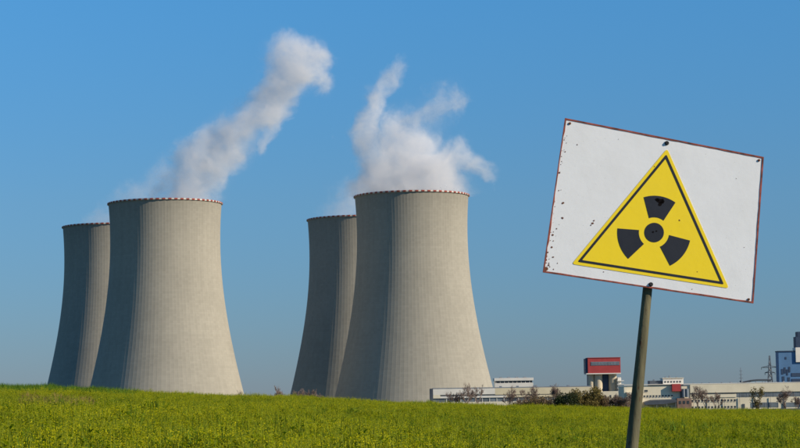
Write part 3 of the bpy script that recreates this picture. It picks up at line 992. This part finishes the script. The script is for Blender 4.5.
# red rusty edge strip all round
ins = inset(PL, 2.3)
out_ = inset(PL, -0.9)
for i in range(4):
    j = (i + 1) % 4
    nn = 26
    e0 = [Vector(out_[i]).lerp(Vector(out_[j]), k / nn) for k in range(nn + 1)]
    e1 = [Vector(ins[i]).lerp(Vector(ins[j]), k / nn) for k in range(nn + 1)]
    wv = 1.3 if i == 3 else .6
    dv = (Vector(ins[j]) - Vector(ins[i])).normalized(); dn = Vector((-dv.y, dv.x))
    for k in range(1, nn): e1[k] = e1[k] + dn * random.uniform(-wv, wv * .6)
    bm = bmesh.new()
    fr0 = [bm.verts.new(s1(*v, .0025)) for v in e0]; fr1 = [bm.verts.new(s1(*v, .0025)) for v in e1]
    bk0 = [bm.verts.new(s1(*v, .0025) - nrm * .008) for v in e0]; bk1 = [bm.verts.new(s1(*v, -.0002)) for v in e1]
    for k in range(nn):
        bm.faces.new((fr0[k], fr0[k + 1], fr1[k + 1], fr1[k])); bm.faces.new((fr0[k], bk0[k], bk0[k + 1], fr0[k + 1]))
        bm.faces.new((fr1[k], fr1[k + 1], bk1[k + 1], bk1[k]))
    link('edge_strip', bm_mesh(bm), M['rust_red'], plate)
T0 = [(279, 99), (405, 383.5), (85, 334)]
yl = slab('yellow_triangle', rounded(T0, 7), .0020, .0018, M['yellow'], plate)
To = inset(T0, 6.2); Ti = inset(T0, 11.2)
bm = bmesh.new()
o_, i_ = rounded(To, 4), rounded(Ti, 1.5)
vo = [bm.verts.new(s1(*v, .0030)) for v in o_]; vi = [bm.verts.new(s1(*v, .0030)) for v in i_]
vo2 = [bm.verts.new(s1(*v, .0019)) for v in o_]; vi2 = [bm.verts.new(s1(*v, .0019)) for v in i_]
n_ = len(vo)
for k in range(n_):
    j = (k + 1) % n_
    bm.faces.new((vo[k], vo[j], vi[j], vi[k])); bm.faces.new((vo[k], vo2[k], vo2[j], vo[j])); bm.faces.new((vi[k], vi[j], vi2[j], vi2[k]))
link('black_outline', bm_mesh(bm), M['black'], plate)
CX, CYY = 252.5, 270
def pol(r, deg):
    t = R(deg)
    return (CX + r * math.sin(t), CYY - r * math.cos(t))
for mid in (9.5, 128.5, 250.5):
    pts = [pol(75, mid - 26 + 52 * k / 14) for k in range(15)] + [pol(31, mid + 29 - 58 * k / 8) for k in range(9)]
    slab('trefoil_blade', pts, .0031, .0012, M['black'], plate)
slab('trefoil_disc', [pol(20, 360 * k / 28) for k in range(28)], .0031, .0012, M['black'], plate)
def bolt(u, v, r, h, mat='bolt', name='bolt'):
    bm = bmesh.new()
    c_ = s1(u, v)
    add_tube(bm, c_ - nrm * .002, c_ + nrm * .0042, r * 1.45, r * 1.4, 16)
    add_tube(bm, c_ + nrm * .0042, c_ + nrm * h, r, r * .92, 6)
    link(name, bm_mesh(bm), M[mat], plate)
bolt(278.5, 88, .0078, .010); bolt(246, 375.5, .0078, .010)
for u, v in ((81, 48), (466, 123), (445, 406)): bolt(u, v, .0045, .006, 'rust', 'rivet')
# flaked enamel: rust spots, thickest along the left edge
bm = bmesh.new()
rr = random.Random(5)
def fleck(u, v, r, ratio=1.0, lift=.0012):
    k = rr.randint(7, 9)
    vs_ = []
    for i in range(k):
        t = 2 * math.pi * i / k
        q_ = r * rr.uniform(.6, 1.25)
        vs_.append(bm.verts.new(s1(u + q_ * math.cos(t), v + q_ * ratio * math.sin(t), lift)))
    bm.faces.new(vs_)
for t in [rr.random() for _ in range(42)]:
    u = 72 + (27 - 72) * t; v = 38 + (350 - 38) * t
    w = rr.random() ** 2.2 * (6 + 22 * t * t)
    fleck(u + 3 + w, v, rr.uniform(.35, 1.1) * (1.3 if t > .75 else 1), rr.uniform(.8, 1.8))
for u, v, r in ((67, 210, 2.6), (66, 240, 2.4), (46, 275, 2.4), (44, 300, 2), (60, 148, 2.2), (33, 344, 4.2), (38, 336, 2.2), (96, 91, 1.6), (127, 251, 2.6), (130, 246, 1.8), (124, 255, 1.4), (47, 320, 2.0), (54, 262, 1.6), (455, 398, 1.2), (436, 300, .9), (420, 160, .8), (180, 80, .8), (150, 350, 1.1), (330, 385, 1.0)):
    fleck(u, v, r)
for u, v, r in ((304, 245, 1.8), (253, 136, 1.3), (199, 322, 1.2), (340, 350, 1.2)):
    fleck(u, v, r, 1, .0024)
fl = link('rust_spots', bm_mesh(bm), M['rust'], plate)
fl['kind'] = 'stuff'
bm = bmesh.new()
for u, v, r, k in ((264, 206, 8, .8), (258, 204, 5, .7), (270, 207, 4.5, .9), (265, 212, 6, .8), (250, 269, 3.4, .6), (257, 267, 2.2, .8)):
    fleck(u, v, r, k, .0036)
M['smear'] = noisy('dark_soot', (0.008, 0.006, 0.006), .95, .3, 60, spec=.05)
sm = link('soot_smear', bm_mesh(bm), M['smear'], plate)
sm['kind'] = 'stuff'

# ------------------------------------------------------------------ the crop: rapeseed coming into flower
plants = bpy.data.collections.new('crop_plants')
def leafblade(vs_, fs, mi, base, d, L, w, droop, mat, rr):
    side = d.cross(Vector((0, 0, 1)))
    side = side.normalized() if side.length > 1e-3 else Vector((1, 0, 0))
    p, dd = base.copy(), d.copy()
    k = len(vs_)
    n_ = 3
    for i in range(n_ + 1):
        t = i / n_
        ww = w * (math.sin(math.pi * (.12 + .80 * t)) if i < n_ else .08)
        vs_.append(p - side * ww * .5); vs_.append(p + side * ww * .5)
        p = p + dd * (L / n_)
        dd = (dd + Vector((0, 0, -droop))).normalized()
    for i in range(n_):
        fs.append((k + 2 * i, k + 2 * i + 1, k + 2 * i + 3, k + 2 * i + 2)); mi.append(mat)
def make_plant(seed, flower, kind='rape'):
    rr = random.Random(seed)
    vs_, fs, mi = [], [], []
    if kind == 'rape':
        for s_ in range(rr.randint(3, 5)):
            h = rr.uniform(.30, .50)
            b0 = Vector((rr.uniform(-.13, .13), rr.uniform(-.13, .13), 0))
            t0 = b0 + Vector((rr.uniform(-.10, .10), rr.uniform(-.10, .10), h))
            k = len(vs_)
            for pp, ww in ((b0, .006), (t0, .003)):
                for a in range(3):
                    vs_.append(pp + Vector((math.cos(a * 2.1) * ww, math.sin(a * 2.1) * ww, 0)))
            for a in range(3):
                fs.append((k + a, k + (a + 1) % 3, k + 3 + (a + 1) % 3, k + 3 + a)); mi.append(1)
            for i in range(rr.randint(5, 7)):
                t = rr.uniform(.1, .88)
                an = rr.uniform(0, 6.28)
                d = Vector((math.cos(an), math.sin(an), rr.uniform(.15, .9))).normalized()
                leafblade(vs_, fs, mi, b0.lerp(t0, t), d, rr.uniform(.10, .22) * (1.15 - t * .5), rr.uniform(.03, .065) * (1.2 - t * .6), rr.uniform(.1, .45), 0, rr)
            if rr.random() < flower:
                for i in range(rr.randint(10, 16)):
                    cc = t0 + Vector((rr.gauss(0, .032), rr.gauss(0, .032), rr.uniform(-.09, .03)))
                    s2 = rr.uniform(.0045, .0085)
                    a1 = Vector((rr.gauss(0, 1), rr.gauss(0, 1), rr.gauss(0, 1))).normalized()
                    a2 = a1.cross(Vector((rr.gauss(0, 1), rr.gauss(0, 1), rr.gauss(0, 1)))).normalized()
                    k = len(vs_)
                    vs_ += [cc - a1 * s2, cc + a2 * s2, cc + a1 * s2, cc - a2 * s2]
                    fs.append((k, k + 1, k + 2, k + 3)); mi.append(2)
    else:
        for i in range(30):
            an = rr.uniform(0, 6.28); b0 = Vector((rr.uniform(-.12, .12), rr.uniform(-.12, .12), 0))
            d = Vector((math.cos(an) * .3, math.sin(an) * .3, 1)).normalized()
            leafblade(vs_, fs, mi, b0, d, rr.uniform(.28, .55), rr.uniform(.010, .018), rr.uniform(.02, .16), 0, rr)
    me = mesh('crop_plant', vs_, fs)
    if kind == 'rape': ms = ('leaf', 'stem', 'flower')
    elif kind == 'grass': ms = ('grass',)
    else: ms = ('dry',)
    for x in ms: me.materials.append(M[x])
    me.polygons.foreach_set('material_index', mi)
    return me
variants = [make_plant(100 + i, .12) for i in range(5)] + [make_plant(120 + i, .75) for i in range(5)] \
    + [make_plant(140 + i, 0, 'grass') for i in range(3)] + [make_plant(150 + i, 0, 'dry') for i in range(2)]
for i, me in enumerate(variants):
    o = bpy.data.objects.new('plant_%02d' % i, me)
    plants.objects.link(o)
# smooth value noise for patchiness
_tab = rng.random((64, 64))
def vnoise(x, y):
    xi, yi = np.floor(x).astype(int), np.floor(y).astype(int)
    fx, fy = x - xi, y - yi
    fx, fy = fx * fx * (3 - 2 * fx), fy * fy * (3 - 2 * fy)
    g = lambda a_, b_: _tab[a_ % 64, b_ % 64]
    return (g(xi, yi) * (1 - fx) + g(xi + 1, yi) * fx) * (1 - fy) + (g(xi, yi + 1) * (1 - fx) + g(xi + 1, yi + 1) * fx) * fy
def scatter(y0, y1, dens):
    hw = .33 * y1 + 5
    n_ = int((y1 - y0) * 2 * hw * dens)
    x = rng.uniform(-hw, hw, n_); y = rng.uniform(y0, y1, n_)
    k = np.abs(x) < .33 * y + 5
    return x[k], y[k]
xs, ys = [], []
for y0, y1, dn in ((1.5, 26, 7), (26, 45, 26), (45, 75, 22), (75, 110, 17), (110, 150, 15), (150, 172, 8)):
    a_, b_ = scatter(y0, y1, dn)
    xs.append(a_); ys.append(b_)
xs, ys = np.concatenate(xs), np.concatenate(ys)
# keep the standing place of the camera and of the post clear
k = (np.hypot(xs, ys) > 2.2) & (np.hypot(xs - foot.x, ys - foot.y) > .12)
xs, ys = xs[k], ys[k]
n_ = len(xs)
big = vnoise(xs * .16 + 7, ys * .07 + 3)
mid = vnoise(xs * .55 + 31, ys * .22 + 11)
fine = vnoise(xs * 2.3 + 5, ys * .9 + 9)
pat = .3 * big + .35 * mid + .35 * fine
keep = rng.random(n_) < np.clip(.3 + 2.4 * (pat - .25), .30, 1)
xs, ys, pat, mid, fine = xs[keep], ys[keep], pat[keep], mid[keep], fine[keep]
n_ = len(xs)
th = xs / np.maximum(ys, 1)
idx = np.where(rng.random(n_) < np.clip(.10 + .3 * np.clip((ys - 55) / 50, 0, 1) + 1.9 * (big[keep] * .7 + mid * .3 - .35), .06, .9), rng.integers(5, 10, n_), rng.integers(0, 5, n_))
scl = rng.uniform(.65, 1.15, n_) * (.45 + 1.1 * pat)
tall = (fine > .66) & (mid > .5) & (ys < 75)
scl = np.where(tall, scl * 1.12, scl)
# bright grass strip along the crest on the left, and a dry strip below it
g1 = (th < -.13) & (ys > 108) & (rng.random(n_) < np.clip((-.13 - th) * 18, 0, .85))
idx = np.where(g1, rng.integers(10, 13, n_), idx); scl = np.where(g1, scl * 1.25, scl)
g2 = (th < -.152) & (th > -.190) & (ys > 72) & (ys < 96) & (rng.random(n_) < .28 * np.clip((mid + fine), .2, 1.4))
idx = np.where(g2, rng.integers(13, 15, n_), idx); scl = np.where(g2, scl * .95, scl)
g3 = (rng.random(n_) < .02)
idx = np.where(g3, rng.integers(10, 13, n_), idx)
zs_ = height(xs, ys) - .02
pm_ = bpy.data.meshes.new('rapeseed_crop')
pm_.vertices.add(n_)
pm_.vertices.foreach_set('co', np.stack([xs, ys, zs_], 1).ravel())
for nm, ty, data in (('pick', 'INT', idx.astype(np.int32)), ('size', 'FLOAT', scl.astype(np.float32)), ('turn', 'FLOAT', rng.uniform(0, 6.28, n_).astype(np.float32))):
    at_ = pm_.attributes.new(nm, ty, 'POINT')
    at_.data.foreach_set('value', data)
crop = bpy.data.objects.new('rapeseed_crop', pm_)
col.objects.link(crop)
tag(crop, 'green rapeseed crop with scattered yellow flowers covering the field', 'crop', kind='stuff')
ng = bpy.data.node_groups.new('crop_scatter', 'GeometryNodeTree')
ng.interface.new_socket('Geometry', in_out='INPUT', socket_type='NodeSocketGeometry')
ng.interface.new_socket('Geometry', in_out='OUTPUT', socket_type='NodeSocketGeometry')
N, L = ng.nodes, ng.links
gi, go = N.new('NodeGroupInput'), N.new('NodeGroupOutput')
mp_ = N.new('GeometryNodeMeshToPoints')
ci = N.new('GeometryNodeCollectionInfo'); ci.inputs['Collection'].default_value = plants
ci.inputs['Separate Children'].default_value = True; ci.inputs['Reset Children'].default_value = True
ip = N.new('GeometryNodeInstanceOnPoints'); ip.inputs['Pick Instance'].default_value = True
def named(nm, ty):
    q_ = N.new('GeometryNodeInputNamedAttribute'); q_.data_type = ty; q_.inputs['Name'].default_value = nm
    return q_.outputs['Attribute']
cx_ = N.new('ShaderNodeCombineXYZ')
L.new(named('turn', 'FLOAT'), cx_.inputs['Z'])
e2r = N.new('FunctionNodeEulerToRotation'); L.new(cx_.outputs[0], e2r.inputs[0])
L.new(gi.outputs[0], mp_.inputs['Mesh']); L.new(mp_.outputs[0], ip.inputs['Points'])
L.new(ci.outputs[0], ip.inputs['Instance']); L.new(named('pick', 'INT'), ip.inputs['Instance Index'])
L.new(e2r.outputs[0], ip.inputs['Rotation']); L.new(named('size', 'FLOAT'), ip.inputs['Scale'])
L.new(ip.outputs[0], go.inputs[0])
md = crop.modifiers.new('scatter', 'NODES'); md.node_group = ng
print('crop plants', n_)
